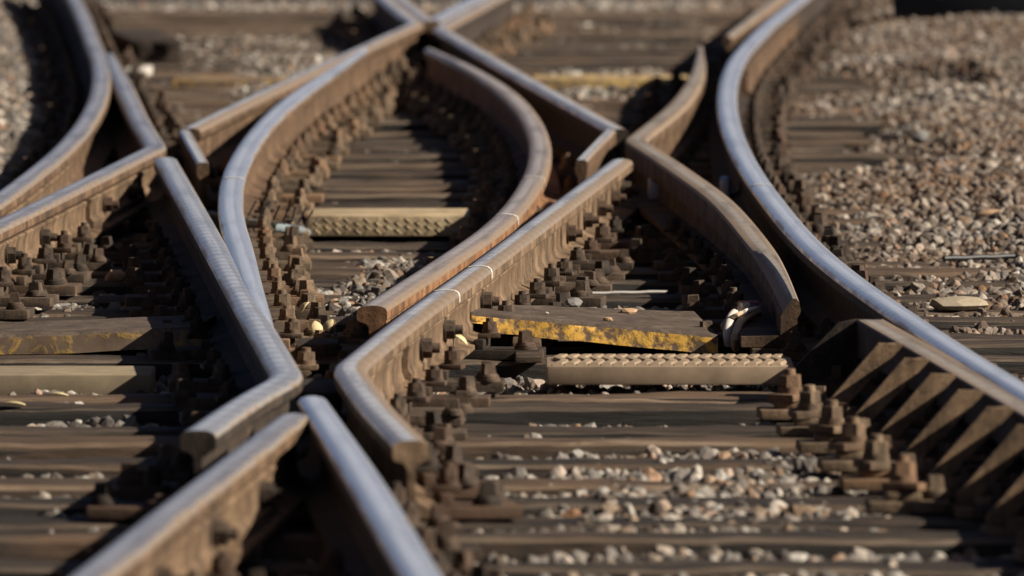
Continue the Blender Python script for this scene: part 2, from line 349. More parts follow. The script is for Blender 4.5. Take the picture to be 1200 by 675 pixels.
def ballast_nodes(density, smin, smax, seed):
    ng = bpy.data.node_groups.new('ballast_scatter', 'GeometryNodeTree')
    ng.interface.new_socket('Geometry', in_out='INPUT', socket_type='NodeSocketGeometry')
    ng.interface.new_socket('Geometry', in_out='OUTPUT', socket_type='NodeSocketGeometry')
    N = ng.nodes.new; L = ng.links.new
    gi, go = N('NodeGroupInput'), N('NodeGroupOutput')
    dp = N('GeometryNodeDistributePointsOnFaces'); dp.inputs['Density'].default_value = density; dp.inputs['Seed'].default_value = seed
    L(gi.outputs[0], dp.inputs['Mesh'])
    join = N('GeometryNodeJoinGeometry')
    for k in range(7):
        ico = N('GeometryNodeMeshIcoSphere'); ico.inputs['Radius'].default_value = 1.0; ico.inputs['Subdivisions'].default_value = 2
        sp_ = N('GeometryNodeSetPosition'); pos = N('GeometryNodeInputPosition')
        nz = N('ShaderNodeTexVoronoi'); nz.inputs['Scale'].default_value = 0.62
        off = N('ShaderNodeVectorMath'); off.operation = 'ADD'; off.inputs[1].default_value = (k*7.3+seed, k*3.1, k*5.7)
        L(pos.outputs[0], off.inputs[0]); L(off.outputs[0], nz.inputs['Vector'])
        mr = N('ShaderNodeMapRange'); mr.inputs[1].default_value = 0.0; mr.inputs[2].default_value = 1.0
        mr.inputs[3].default_value = 1.2; mr.inputs[4].default_value = 0.45; L(nz.outputs['Distance'], mr.inputs[0])
        sc_ = N('ShaderNodeVectorMath'); sc_.operation = 'SCALE'; L(pos.outputs[0], sc_.inputs[0]); L(mr.outputs[0], sc_.inputs['Scale'])
        mu = N('ShaderNodeVectorMath'); mu.operation = 'MULTIPLY'; r = random.Random(k)
        mu.inputs[1].default_value = (r.uniform(0.9, 1.4), r.uniform(0.75, 1.1), r.uniform(0.6, 0.85)); L(sc_.outputs[0], mu.inputs[0])
        L(ico.outputs['Mesh'], sp_.inputs['Geometry']); L(mu.outputs[0], sp_.inputs['Position'])
        sm = N('GeometryNodeSetMaterial'); sm.inputs['Material'].default_value = STONE; L(sp_.outputs[0], sm.inputs[0])
        g2 = N('GeometryNodeGeometryToInstance'); L(sm.outputs[0], g2.inputs[0]); L(g2.outputs[0], join.inputs[0])
    inst = N('GeometryNodeInstanceOnPoints'); inst.inputs['Pick Instance'].default_value = True
    L(dp.outputs['Points'], inst.inputs['Points']); L(join.outputs[0], inst.inputs['Instance'])
    rv = N('FunctionNodeRandomValue'); rv.data_type = 'FLOAT_VECTOR'; rv.inputs[0].default_value = (0, 0, 0); rv.inputs[1].default_value = (6.28, 6.28, 6.28)
    e2r = N('FunctionNodeEulerToRotation'); L(rv.outputs[0], e2r.inputs[0]); L(e2r.outputs[0], inst.inputs['Rotation'])
    rs = N('FunctionNodeRandomValue'); rs.data_type = 'FLOAT'; rs.inputs[2].default_value = 0.0; rs.inputs[3].default_value = 1.0; rs.inputs['Seed'].default_value = 5
    pw = N('ShaderNodeMath'); pw.operation = 'POWER'; pw.inputs[1].default_value = 2.8; L(rs.outputs[1], pw.inputs[0])
    ms = N('ShaderNodeMapRange'); ms.inputs[3].default_value = smin; ms.inputs[4].default_value = smax; L(pw.outputs[0], ms.inputs[0])
    L(ms.outputs[0], inst.inputs['Scale'])
    jo = N('GeometryNodeJoinGeometry')
    L(inst.outputs[0], jo.inputs[0]); L(jo.outputs[0], go.inputs[0])
    return ng
vs, fs = ground_grid(-3.0, 3.0, 60, 17, 60, 230)
bal = link('ballast', mesh('ballast', vs, fs, [STONE], sharp=0))
md = bal.modifiers.new('scatter', 'NODES'); md.node_group = ballast_nodes(1700, 0.005, 0.031, 3)
tag(bal, 'grey and brown crushed stone ballast lying between the sleepers', 'ballast', kind='stuff')

# ------------------------------------------------------------------ sleepers
ORD = ['zeroth','first','second','third','fourth','fifth','sixth','seventh','eighth','ninth','tenth','eleventh','twelfth','thirteenth',
 'fourteenth','fifteenth','sixteenth','seventeenth','eighteenth','nineteenth']
TENS = {2:'twent',3:'thirt',4:'fort',5:'fift',6:'sixt'}
def ordinal(n):
    if n < 20: return ORD[n]
    t, u = divmod(n, 10)
    return TENS[t]+'ieth' if u == 0 else TENS[t]+'y-'+ORD[u]
def sleeper(i, y, x0, x1):
    wd = 0.112+rng.uniform(-0.012, 0.012); zt = rng.uniform(-0.016, 0.008)
    prof = [(-wd, -0.14), (-wd, -0.03), (-wd+0.004, -0.010), (-wd+0.018, -0.001), (-0.05, 0.0), (0.05, 0.0), (wd-0.018, -0.001), (wd-0.004, -0.010), (wd, -0.03), (wd, -0.14)]
    n = 70; vs, fs, m = [], [], len(prof)
    cx, L = (x0+x1)/2, (x1-x0); sd = rng.uniform(0, 99); yaw = rng.uniform(-0.004, 0.004)
    for a in range(n+1):
        lx = -L/2+L*a/n
        for (py, pz) in prof:
            o = 0.0 if pz < -0.1 else 1.0
            ny = o*0.010*mn.noise(Vector((lx*3+sd, py*9, pz*20)))
            nz = o*(0.006*mn.noise(Vector((lx*2.2+sd, py*7+5, 1)))+0.005*mn.noise(Vector((lx*9+sd, py*20, 7))))
            if a in (0, n) : ny += o*0.006*rng.uniform(-1, 1)
            vs.append((lx, py+ny+yaw*lx, pz+nz))
    mi = []
    for a in range(n):
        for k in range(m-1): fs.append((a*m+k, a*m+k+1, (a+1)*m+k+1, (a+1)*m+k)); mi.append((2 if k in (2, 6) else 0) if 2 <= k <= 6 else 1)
    fs.append(tuple(range(m))[::-1]); fs.append(tuple(n*m+k for k in range(m))); mi += [1, 1]
    fs = [f[::-1] for f in fs]
    o = link('sleeper', mesh('sleeper', vs, fs, [WOOD_DARK if y < 25.2 else WOOD, WOOD_SHADE, WOOD_EDGE], mi, sharp=45), None, (cx, y, zt))
    tag(o, f'dark timber sleeper lying across the tracks, {ordinal(i+1)} from the bottom of the photo', 'sleeper', 'timber sleepers under the crossing')
for i, y in enumerate(SY):
    rx = interp([(18, 1.3), (26, 0.93), (30, 0.78), (36, 0.62), (42, 0.70), (48, 0.95), (60, 1.6)], y)
    lx = interp([(18, -2.2), (30, -1.7), (36, -1.42), (42, -1.45), (48, -1.62), (60, -2.3)], y)
    sleeper(i, y, lx-0.42+rng.uniform(-0.12, 0.1), rx+0.58+rng.uniform(-0.12, 0.16))

# ------------------------------------------------------------------ rails
ZB, ZT = 0.026, 0.174
def sym(half): return half+[(-x, z) for x, z in half[::-1] if x > 1e-6]
PRO = sym([(0.0625, 0.0), (0.0625, 0.0105), (0.034, 0.0175), (0.014, 0.0255), (0.0075, 0.040), (0.007, 0.068), (0.0075, 0.094), (0.014, 0.1035),
           (0.0325, 0.110), (0.0352, 0.114), (0.0352, 0.133), (0.0325, 0.141), (0.024, 0.1460), (0.010, 0.1486), (0.0, 0.149)])
PRO_BLOCK = [((0.034 if 0.03 < z < 0.11 and x > 0 else x), z) for x, z in PRO]
def profile_mats(pro):   # running surface above 0.139
    n = len(pro); out = []
    for k in range(n):
        z = (pro[k][1]+pro[(k+1) % n][1])/2
        out.append(1 if z > 0.1365 else 0)
    return out
GUARD = [(0.045, 0.0), (0.045, 0.018), (0.030, 0.032), (0.030, 0.095), (0.036, 0.105), (0.036, 0.135), (0.030, 0.145), (0.020, 0.149), (-0.020, 0.149), (-0.032, 0.145), (-0.036, 0.137),
         (-0.036, 0.080), (-0.012, 0.070), (-0.012, 0.032), (-0.018, 0.022), (-0.100, 0.018), (-0.100, 0.0)]
GUARD_END = [(0.045, 0.0), (0.045, 0.020), (0.036, 0.032), (0.036, 0.090), (0.042, 0.100), (0.044, 0.112), (0.040, 0.138), (0.034, 0.149), (0.026, 0.149), (0.012, 0.126), (0.002, 0.106),
         (-0.004, 0.094), (-0.004, 0.085), (-0.004, 0.032), (-0.010, 0.036), (-0.098, 0.032), (-0.098, 0.0)]
SLIM = [(0.05, 0.0), (0.05, 0.011), (0.012, 0.024), (0.010, 0.05), (0.016, 0.095), (0.018, 0.105), (0.018, 0.140), (0.012, 0.148), (-0.012, 0.148), (-0.018, 0.140), (-0.018, 0.105), (-0.010, 0.09), (-0.010, 0.03), (-0.05, 0.011), (-0.05, 0.0)]
RAILS = {}
def catmull(P, t0):
    """P: sorted list (Y, X, z, w); value at Y=t0, cubic Hermite with finite-difference slopes"""
    n = len(P)
    if n == 2 or t0 <= P[0][0] or t0 >= P[-1][0]:
        a, b = (P[0], P[1]) if t0 <= (P[0][0]+P[1][0])/2 or (n == 2) else (P[-2], P[-1])
        u = (t0-a[0])/(b[0]-a[0]); u = min(1, max(0, u))
        return [a[k]+(b[k]-a[k])*u for k in (1, 2, 3)]
    i = max(k for k in range(n-1) if P[k][0] <= t0)
    def slope(k, c):
        if k == 0: return (P[1][c]-P[0][c])/(P[1][0]-P[0][0])
        if k == n-1: return (P[-1][c]-P[-2][c])/(P[-1][0]-P[-2][0])
        h0, h1 = P[k][0]-P[k-1][0], P[k+1][0]-P[k][0]
        return ((P[k][c]-P[k-1][c])/h0*h1+(P[k+1][c]-P[k][c])/h1*h0)/(h0+h1)
    h = P[i+1][0]-P[i][0]; u = (t0-P[i][0])/h; out = []
    for c in (1, 2, 3):
        m0, m1 = slope(i, c)*h, slope(i+1, c)*h
        out.append((2*u**3-3*u**2+1)*P[i][c]+(u**3-2*u**2+u)*m0+(-2*u**3+3*u**2)*P[i+1][c]+(u**3-u**2)*m1)
    return out
def rail_path(segs, round_r=0.0):
    """segs: list of lists of (px, py[, z[, w]]) ; smooth inside a segment, bent between segments"""
    path = []
    for s in segs:
        P = []
        for q in s:
            z = q[2] if len(q) > 2 else ZT; wf = q[3] if len(q) > 3 else 1.0
            v = at(q[0], q[1], z); P.append((v.y, v.x, z, wf))
        P.sort()
        n = max(2, int((P[-1][0]-P[0][0])/0.14)+1)
        path.append([(y, *catmull(P, y)) for y in np.linspace(P[0][0], P[-1][0], n)])
    path.sort(key=lambda s: s[0][0])
    full = []
    for s in path:
        if full and abs(full[-1][0]-s[0][0]) < 0.03: s = s[1:]
        full += s
    if len(segs) > 1 and round_r:
        n = int((full[-1][0]-full[0][0])/0.08)+2; ys = np.linspace(full[0][0], full[-1][0], n); A = np.array(full)
        cols = [np.interp(ys, A[:, 0], A[:, c]) for c in (1, 2, 3)]; xs = cols[0].copy(); d = ys[1]-ys[0]; wn = max(1, int(round_r/d))
        for i in range(n):
            w_ = min(wn, i, n-1-i); xs[i] = cols[0][i-w_:i+w_+1].mean()
        full = [(float(ys[i]), float(xs[i]), float(cols[1][i]), float(cols[2][i])) for i in range(n)]
    return full
def sweep(name, path, pro, mats, midx_pro, zb=ZB, pro2=None, blend=(0, 1)):
    o3 = Vector((path[0][1], path[0][0], 0)); m = len(pro); vs, fs, mi = [], [], []
    for i, (y, x, zt, wf) in enumerate(path):
        a, b = path[max(i-1, 0)], path[min(i+1, len(path)-1)]
        t = Vector((b[1]-a[1], b[0]-a[0])).normalized(); nx = Vector((t.y, -t.x))
        bl = 1-sstep(blend[0], blend[1], y) if pro2 else 0
        for k, (px, pz) in enumerate(pro):
            if bl: px, pz = px+(pro2[k][0]-px)*bl, pz+(pro2[k][1]-pz)*bl
            q = px*wf
            vs.append((x+nx.x*q-o3.x, y+nx.y*q-o3.y, zb+pz*(zt-zb)/0.149*1.0-0))
    for i in range(len(path)-1):
        for k in range(m):
            k2 = (k+1) % m
            fs.append((i*m+k, (i+1)*m+k, (i+1)*m+k2, i*m+k2)); mi.append(midx_pro[k])
    fs.append(tuple(range(m))); mi.append(0)
    fs.append(tuple((len(path)-1)*m+k for k in range(m))[::-1]); mi.append(0)
    me = mesh(name, vs, fs, mats, mi, sharp=32)
    L = 0.0; al, ac = [], []
    for i, q in enumerate(path):
        if i: L += math.hypot(q[0]-path[i-1][0], q[1]-path[i-1][1])
        al += [L]*m; ac += [px*q[3] for px, pz in pro]
    me.attributes.new('along', 'FLOAT', 'POINT').data.foreach_set('value', al)
    me.attributes.new('across', 'FLOAT', 'POINT').data.foreach_set('value', ac)
    bm = bmesh.new(); bm.from_mesh(me); bmesh.ops.recalc_face_normals(bm, faces=bm.faces); bm.to_mesh(me); bm.free()
    return me, o3
def rail(key, name, label, segs, pro=PRO, head=S_WORN, side=RUST, cat='rail', pro2=None, blend=(0, 1), round_r=0.22):
    path = rail_path(segs, round_r); me, o3 = sweep(name, path, pro, [side, head], profile_mats(pro), pro2=pro2, blend=blend)
    o = link(name, me, None, o3); tag(o, label, cat)
    RAILS[key] = (o, path); return o
def rail_x(key, y):
    P = RAILS[key][1]
    if y < P[0][0] or y > P[-1][0]: return None
    for a, b in zip(P, P[1:]):
        if a[0] <= y <= b[0]:
            u = (y-a[0])/max(1e-6, b[0]-a[0]); return a[1]+(b[1]-a[1])*u, math.atan2(b[1]-a[1], b[0]-a[0])
    return None

rail('H', 'curved_rail', 'outer curved rail sweeping in from the top left to the left edge', [[(62, -40), (86, -5), (108, 45), (119, 80), (113, 118), (78, 168), (30, 208), (-60, 268), (-160, 322)]], head=S_WORN)
rail('KL', 'knuckle_rail', 'bent knuckle rail on the left with its sharp corner pointing right', [[(128, 62, ZT, 0.5), (146, 100), (166, 142), (183, 170)], [(183, 170), (0, 260), (-90, 303), (-170, 341)]], head=S_WORN)
rail('A', 'wing_rail', 'bright rail running down to the bend above the lower left crossing', [[(194, 184), (227, 242), (266, 312), (301, 374), (338, 438)], [(338, 438), (295, 462), (232, 504)]], head=S_RIB, side=RUST_SHADE)
rail('E', 'crossing_rail', 'pale rail from the left corner of the diamond to the top crossing', [[(222, 150), (300, 112), (400, 66), (488, 26)], [(488, 26), (462, 6), (440, -14)]], head=S_TAN)
rail('ES', 'guard_rail', 'short slim guard rail stub at the left corner of the diamond', [[(217, 152, 0.172), (238, 190, 0.16)]], pro=SLIM, head=S_TAN)
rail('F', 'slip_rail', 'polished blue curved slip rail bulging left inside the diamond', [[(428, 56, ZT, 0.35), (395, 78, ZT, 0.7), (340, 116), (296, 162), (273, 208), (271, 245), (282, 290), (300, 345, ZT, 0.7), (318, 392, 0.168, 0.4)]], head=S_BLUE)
rail('G', 'slip_rail', 'rust brown curved guard rail bulging right inside the diamond', [[(502, 56, ZT, 0.45), (545, 76, ZT, 0.8), (588, 102), (620, 135), (633, 172), (622, 212), (580, 262), (520, 304), (436, 358, 0.166)]], head=S_MID, side=RUST_ORANGE, pro2=PRO_BLOCK, blend=(28.3, 32.5))
rail('D', 'crossing_rail', 'straight rail from the top crossing to the right corner of the diamond', [[(725, 151), (612, 88), (516, 32)], [(516, 32), (560, 8), (600, -14)]], head=S_TAN, side=RUST_SHADE)
rail('DS', 'guard_rail', 'short slim guard rail stub at the right corner of the diamond', [[(716, 151, 0.172), (681, 187, 0.165)]], pro=SLIM, head=S_TAN)
rail('NA', 'frog_rail', 'far frog rail running away to the top left beyond the top crossing', [[(504, 24), (478, 4), (452, -16)]], head=S_TAN)
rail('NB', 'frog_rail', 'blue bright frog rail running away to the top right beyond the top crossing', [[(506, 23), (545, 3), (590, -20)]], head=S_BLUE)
rail('B', 'wing_rail', 'rusty rail from the right diamond corner down to the lower bend', [[(728, 186), (640, 252), (560, 312), (480, 370), (408, 428)], [(408, 428), (438, 470), (482, 516)]], head=S_TAN, side=RUST_TAN)
rail('KR', 'knuckle_rail', 'bent knuckle rail on the right ending in a cut face beside the yellow cover', [[(821, 54, ZT, 0.25), (818, 84, ZT, 0.75), (796, 120), (744, 163)], [(744, 163), (800, 200), (852, 240), (886, 280, 0.152), (906, 318, 0.16), (917, 350, 0.142)]], pro=GUARD, head=S_DULL, side=RUST, pro2=GUARD_END, blend=(27.6, 31.0))
rail('R', 'curved_rail', 'long bright blue rail curving down the right side of the photo', [[(975, -35), (942, -6), (893, 35), (862, 72), (852, 112), (865, 168), (902, 228), (968, 300), (1075, 377), (1190, 449), (1330, 530), (1560, 660)]], head=S_BLUE, side=RUST_SHADE)
rail('FA', 'frog_rail', 'bright blurred near rail leading from the lower crossing to the bottom centre', [[(366, 464, ZT, 0.85), (432, 565), (500, 678), (530, 725)]], head=S_BLUE, side=RUST_SHADE)
rail('FB', 'frog_rail', 'pale blurred near rail leading from the lower crossing to the bottom left corner', [[(344, 484, ZT, 0.9), (230, 572), (100, 674), (40, 720)]], head=S_WORN)
rail('TR', 'curved_rail', 'grey far rail merging with the bright curved rail near the top right', [[(852, 42, ZT, 0.5), (905, 2), (950, -30)]], head=S_DULL)

# ------------------------------------------------------------------ fastenings
def screw_mesh(BOLT=BOLT):
    bm = bmesh.new()
    bm_cyl(bm, (0, 0, 0.0), 0.030, 0.030, 0.007, 14); bm_cyl(bm, (0, 0, 0.0075), 0.027, 0.026, 0.006, 14)
    bm_cyl(bm, (0, 0, 0.014), 0.024, 0.020, 0.006, 14); bm_cyl(bm, (0, 0, 0.019), 0.0225, 0.0185, 0.027, 4, rot=0.5)
    return from_bm('screw', bm, [BOLT], 40)
def nut_mesh(BOLT=BOLT):
    bm = bmesh.new()
    bm_box(bm, (-0.036, -0.030, 0.0), (0.030, 0.030, 0.014), 0.003)
    bm_cyl(bm, (0, 0, 0.0142), 0.024, 0.024, 0.0055, 14); bm_cyl(bm, (0, 0, 0.0203), 0.0235, 0.0235, 0.0055, 14)
    bm_cyl(bm, (0, 0, 0.0262), 0.0225, 0.0215, 0.022, 6, rot=0.3); bm_cyl(bm, (0, 0, 0.0478), 0.012, 0.0105, 0.012, 10)
    return from_bm('clip_bolt', bm, [BOLT], 40)
def plate_mesh(x0, x1, PLATE=PLATE):
    bm = bmesh.new()
    bm_box(bm, (x0, -0.085, 0.0), (x1, 0.085, 0.024), 0.003)
    for s in (-1, 1):
        a = s*0.068
        if x0 < a-0.02 and x1 > a+0.02: bm_box(bm, (min(a, a+s*0.022), -0.082, 0.0242), (max(a, a+s*0.022), 0.082, 0.048), 0.003)
    return from_bm('base_plate', bm, [PLATE], 40)
SPAN = {'both': (-0.215, 0.215), 'left': (-0.215, 0.06), 'right': (-0.06, 0.215), 'none': (-0.07, 0.07)}
FM = {k: (screw_mesh(b), nut_mesh(b), {q: plate_mesh(*v, p) for q, v in SPAN.items()}) for k, b, p in (('dark', BOLT, PLATE), ('tan', BOLT_TAN, PLATE_TAN))}
WHERE = {'H': 'outer curved top left rail', 'KL': 'left knuckle rail', 'A': 'rail reaching the lower left bend', 'E': 'pale far left diamond rail',
         'F': 'polished blue slip rail', 'G': 'brown curved guard rail', 'D': 'straight far right diamond rail', 'B': 'rusty rail above the yellow cover',
         'KR': 'right knuckle rail', 'R': 'long bright right rail', 'FA': 'blurred rail at bottom centre', 'FB': 'blurred rail at bottom left'}
cnt = {}
def fastening(key, x, y, ang, kind):
    cnt[key] = cnt.get(key, 0)+1
    f = empty('rail_fastening', (x, y, 0.001), -ang)
    tag(f, f'bolted plate under the {WHERE[key]}, {ordinal(cnt[key])} from the near end', 'fastening', 'bolted rail fastenings on the sleepers')
    M_SCREW, M_NUT, M_PL = FM['tan' if key in ('F', 'E', 'G', 'D') else 'dark']
    bp = link('base_plate', M_PL[kind], f, (rng.uniform(-.012, .012), rng.uniform(-.015, .015), 0)); bp.rotation_euler.z = rng.uniform(-.05, .05); bp.scale = (rng.uniform(.93, 1.08), rng.uniform(.85, 1.1), 1)
    for s, k in ((1, 'right'), (-1, 'left')):
        if kind in ('both', k):
            a = link('clip_bolt', M_NUT, f, (s*0.094, rng.uniform(-0.02, 0.02), 0.0485)); a.rotation_euler = (rng.uniform(-.04, .04), rng.uniform(-.04, .04), (0 if s > 0 else math.pi)+rng.uniform(-.2, .2))
            q_ = rng.uniform(.8, 1.0); a.scale = (q_, q_, rng.uniform(.7, 1.02))
            for yy in ((-0.05,) if s < 0 else (-0.05, 0.05)):
                if rng.random() < 0.12: continue
                b = link('screw', M_SCREW, f, (s*(0.172+rng.uniform(-.014, .02)), yy+rng.uniform(-.018, .018), 0.0245)); b.rotation_euler = (rng.uniform(-.09, .09), rng.uniform(-.09, .09), rng.uniform(0, 3)); q_ = rng.uniform(.75, .98); b.scale = (q_, q_, rng.uniform(.75, 1.05))
for y in SY:
    xs = []
    for key in WHERE:
        r = rail_x(key, y)
        if r: xs.append((r[0], r[1], key))
    xs.sort()
    for i, (x, a, key) in enumerate(xs):
        dl = x-xs[i-1][0] if i else 9; dr = xs[i+1][0]-x if i+1 < len(xs) else 9
        if (dl < 0.05 and key != 'F') or (key == 'KR' and y < 28.2): continue
        l, r = dl > 0.33, dr > 0.33
        sx = x*F_PX/y+600
        if sx < -90 or sx > 1290: continue
        fastening(key, x, y, a, 'both' if l and r else 'left' if l else 'right' if r else 'none')
print('fastenings', sum(cnt.values()), cnt)

# ------------------------------------------------------------------ cover plates and blocks
def warped_box(name, x0, x1, y0, y1, z0a, z0b, th, mats, top_mat, front_mat, nx=40, ny=8, bev=0.008, rough=0.004, notch=None, skew=0.0, tilt=(0, 0)):
    """plate from x0 to x1; z of its top runs from z0a to z0b; worn uneven edges"""
    vs, fs, mi = [], [], []
    prof = [(0, -th), (0, -th*0.5), (0, -bev), (bev, 0)]+[(bev+(y1-y0-2*bev)*k/ny, 0) for k in range(1, ny+1)]+[(y1-y0, -bev), (y1-y0, -th)]
    m = len(prof); sd = rng.uniform(0, 50)
    for i in range(nx+1):
        u = i/nx; x = x0+(x1-x0)*u; zt = z0a+(z0b-z0a)*u
        for k, (py, pz) in enumerate(prof):
            t = -th*0.55 if (notch and x < notch and k < 1) else pz
            q = Vector((x*9+sd, py*9, pz*30))
            vs.append((x-x0+skew*py, py+rough*mn.noise(q), zt+t+(tilt[0]+(tilt[1]-tilt[0])*u)*py/(y1-y0)+rough*0.8*mn.noise(q+Vector((0, 0, 9)))))
    for i in range(nx):
        for k in range(m-1):
            fs.append((i*m+k, (i+1)*m+k, (i+1)*m+k+1, i*m+k+1)); mi.append(front_mat if k < 2 else top_mat)
        fs.append((i*m, i*m+m-1, (i+1)*m+m-1, (i+1)*m)); mi.append(top_mat)
    fs.append(tuple(range(m))); mi.append(front_mat); fs.append(tuple(nx*m+k for k in range(m))[::-1]); mi.append(front_mat)
    me = mesh(name, vs, fs, mats, mi, sharp=40)
    bm = bmesh.new(); bm.from_mesh(me); bmesh.ops.recalc_face_normals(bm, faces=bm.faces); bm.to_mesh(me); bm.free()
    return link(name, me, None, (x0, y0, 0))
tag(warped_box('cover_plate', -0.098, 0.498, 28.22, 28.84, 0.092, 0.036, 0.047, [COVER_TOP, YELLOW], 0, 1, notch=-0.055, skew=-0.08, tilt=(-0.01, 0.025)),
    'tilted steel cover plate with flaked yellow front edge right of the rusty rail', 'cover plate')
tag(warped_box('cover_plate', -1.36, -0.755, 28.16, 28.72, 0.036, 0.060, 0.050, [COVER_TOP, YELLOW_FAINT], 0, 1, skew=0.05),
    'brown steel cover plate with faint yellow flecks at the left edge', 'cover plate')
def tread_block(label, x0, x1, y0, y1, zt, zb, mat, ribs=True, chev=False, top=None):
    t = empty('trough_block', (x0, y0, 0)); tag(t, label, 'sleeper cover')
    bm = bmesh.new(); bm_box(bm, (0, 0, zb), (x1-x0, y1-y0, zt), 0.006, 0); link('body', from_bm('body', bm, [mat], 40), t)
    if ribs:
        bm = bmesh.new(); n = int((x1-x0)/0.030)
        for i in range(n):
            for j in range(3):
                cx = 0.02+(x1-x0-0.04)*(i+0.5)/n; cy = 0.066+j*0.126
                a = 0.5 if j % 2 else -0.5
                vs = []
                for (u, v, h) in ((-.0145, -.062, 0), (.0145, -.062, 0), (.0145, .062, 0), (-.0145, .062, 0), (-.009, -.052, .008), (.009, -.052, .008), (.009, .052, .008), (-.009, .052, .008)):
                    vs.append(bm.verts.new((cx+u*math.cos(a)-v*math.sin(a)*0.3, cy+v*math.cos(a)+u*math.sin(a)*0.3, zt-0.0005+h)))
                for q in ((4,5,6,7), (0,1,5,4), (1,2,6,5), (2,3,7,6), (3,0,4,7)): bm.faces.new([vs[i2] for i2 in q])
        tag(link('rib', from_bm('rib', bm, [mat], 40), t), kind='stuff')
    if chev:
        bm = bmesh.new(); n = int((x1-x0)/0.03)
        for i in range(n):
            for j in range(4):
                cx = 0.015+(x1-x0-0.03)*(i+0.5)/n; cz = zb+0.010+(zt-zb-0.02)*(j+0.5)/4; a = 0.7 if (i+j) % 2 else -0.7
                vs = []
                for (u, v, h) in ((-.014, -.003, 0), (.014, -.003, 0), (.014, .003, 0), (-.014, .003, 0), (-.010, -.0015, .002), (.010, -.0015, .002), (.010, .0015, .002), (-.010, .0015, .002)):
                    vs.append(bm.verts.new((cx+u*math.cos(a)-v*math.sin(a), 0.0005-h, cz+u*math.sin(a)+v*math.cos(a))))
                for q in ((4,5,6,7), (0,1,5,4), (1,2,6,5), (2,3,7,6), (3,0,4,7)): bm.faces.new([vs[i2] for i2 in q])
        tag(link('raised_tread', from_bm('raised_tread', bm, [mat], 40), t), kind='stuff')
    return t
tread_block('ribbed tan trough lid in front of the yellow edged cover plate', 0.080, 0.655, 27.05, 27.42, 0.030, -0.014, TREAD)
tread_block('plain tan block below the brown cover plate at the left edge', -1.36, -0.835, 26.98, 27.34, 0.014, -0.040, CONC, ribs=False)
tread_block('tan diamond tread plate block inside the far diamond', -0.60, -0.125, 34.1, 34.6, 0.054, -0.006, TREAD_GOLD, ribs=False, chev=True)
for (px, py, w_, d_, h_, lab) in ((617, 403, 0.068, 0.28, 0.030, 'small grey board behind the brown board by the trough lid'), (621, 415, 0.068, 0.30, 0.024, 'small brown board left of the ribbed trough lid')):
    v = at(px, py, h_); bm = bmesh.new(); bm_box(bm, (-w_/2, 0, h_-0.022), (w_/2, d_, h_), 0.005, 0, 0.003)
    tag(link('board', from_bm('board', bm, [WOOD], 40), None, (v.x, v.y, 0)), lab, 'board')

# ------------------------------------------------------------------ check rail with gussets, lower right
ck = [(1018, 374, 0.166), (1084, 411, 0.166), (1206, 481, 0.166), (1336, 556, 0.166)]
cpath = rail_path([ck])
BAR = [(0.036, 0.085), (0.036, 0.146), (0.032, 0.149), (-0.026, 0.149), (-0.030, 0.146), (-0.030, 0.060), (0.0, 0.060), (0.012, 0.085)]
me, o3 = sweep('check_bar', cpath, BAR, [RUST_SHADE, S_DULL], profile_mats(BAR), zb=0.026)
ckr = empty('check_rail', (o3.x, o3.y, 0)); tag(ckr, 'dark check rail with slanted gusset brackets beside the bright right rail', 'check rail')
link('check_bar', me, ckr)
FIN_RUST = rust('brown_fin_steel', (0.06, 0.036, 0.02), (0.21, 0.13, 0.07), (0.34, 0.225, 0.135))
def gusset_mesh():
    bm = bmesh.new()
    def prism(pts, y0, y1):
        a = [bm.verts.new((x, y0, z)) for x, z in pts]; b = [bm.verts.new((x, y1, z)) for x, z in pts]; n = len(pts)
        bm.faces.new(a); bm.faces.new(b[::-1])
        for i in range(n): bm.faces.new((a[i], b[i], b[(i+1) % n], a[(i+1) % n]))
    prism([(-0.032, 0.172), (-0.088, 0.175), (-0.205, 0.040), (-0.196, 0.018), (-0.18, 0.018)], -0.012, 0.012)
    prism([(-0.035, 0.17), (-0.075, 0.165), (-0.115, 0.10), (-0.11, 0.09)], 0.10, 0.118)
    bm_box(bm, (-0.21, -0.07, -0.002), (0.09, 0.07, 0.0178), 0.003)
    bm_cyl(bm, (-0.155, -0.035, 0.018), 0.02, 0.018, 0.02, 6); bm_cyl(bm, (-0.185, 0.04, 0.018), 0.02, 0.018, 0.02, 6)
    return from_bm('gusset', bm, [FIN_RUST], 40)
GM = gusset_mesh()
cy0, cy1 = cpath[0][0], cpath[-1][0]
ys = [y for y in np.arange(25.45, cy0, -0.56) if y < cy1-0.05]
for y in ys:
    a = next((p, q) for p, q in zip(cpath, cpath[1:]) if p[0] <= y <= q[0]); u = (y-a[0][0])/(a[1][0]-a[0][0])
    x = a[0][1]+(a[1][1]-a[0][1])*u; ang = math.atan2(a[1][1]-a[0][1], a[1][0]-a[0][0])
    g = link('gusset', GM, ckr, (x-o3.x, y-o3.y, 0)); g.rotation_euler = (0, 0, -ang)
bm = bmesh.new()
_p = [(-0.03, 0.166), (-0.07, 0.158), (-0.195, 0.03), (-0.195, 0.018), (0.03, 0.018), (0.03, 0.166)]
a_ = [bm.verts.new((x, 0, z)) for x, z in _p]; b_ = [bm.verts.new((x, 0.03, z)) for x, z in _p]
bm.faces.new(a_); bm.faces.new(b_[::-1])
for i in range(6): bm.faces.new((a_[i], b_[i], b_[(i+1) % 6], a_[(i+1) % 6]))
link('end_plate', from_bm('end_plate', bm, [RUST_SHADE], 40), ckr, (cpath[-1][1]-o3.x, cpath[-1][0]-o3.y-0.02, 0))

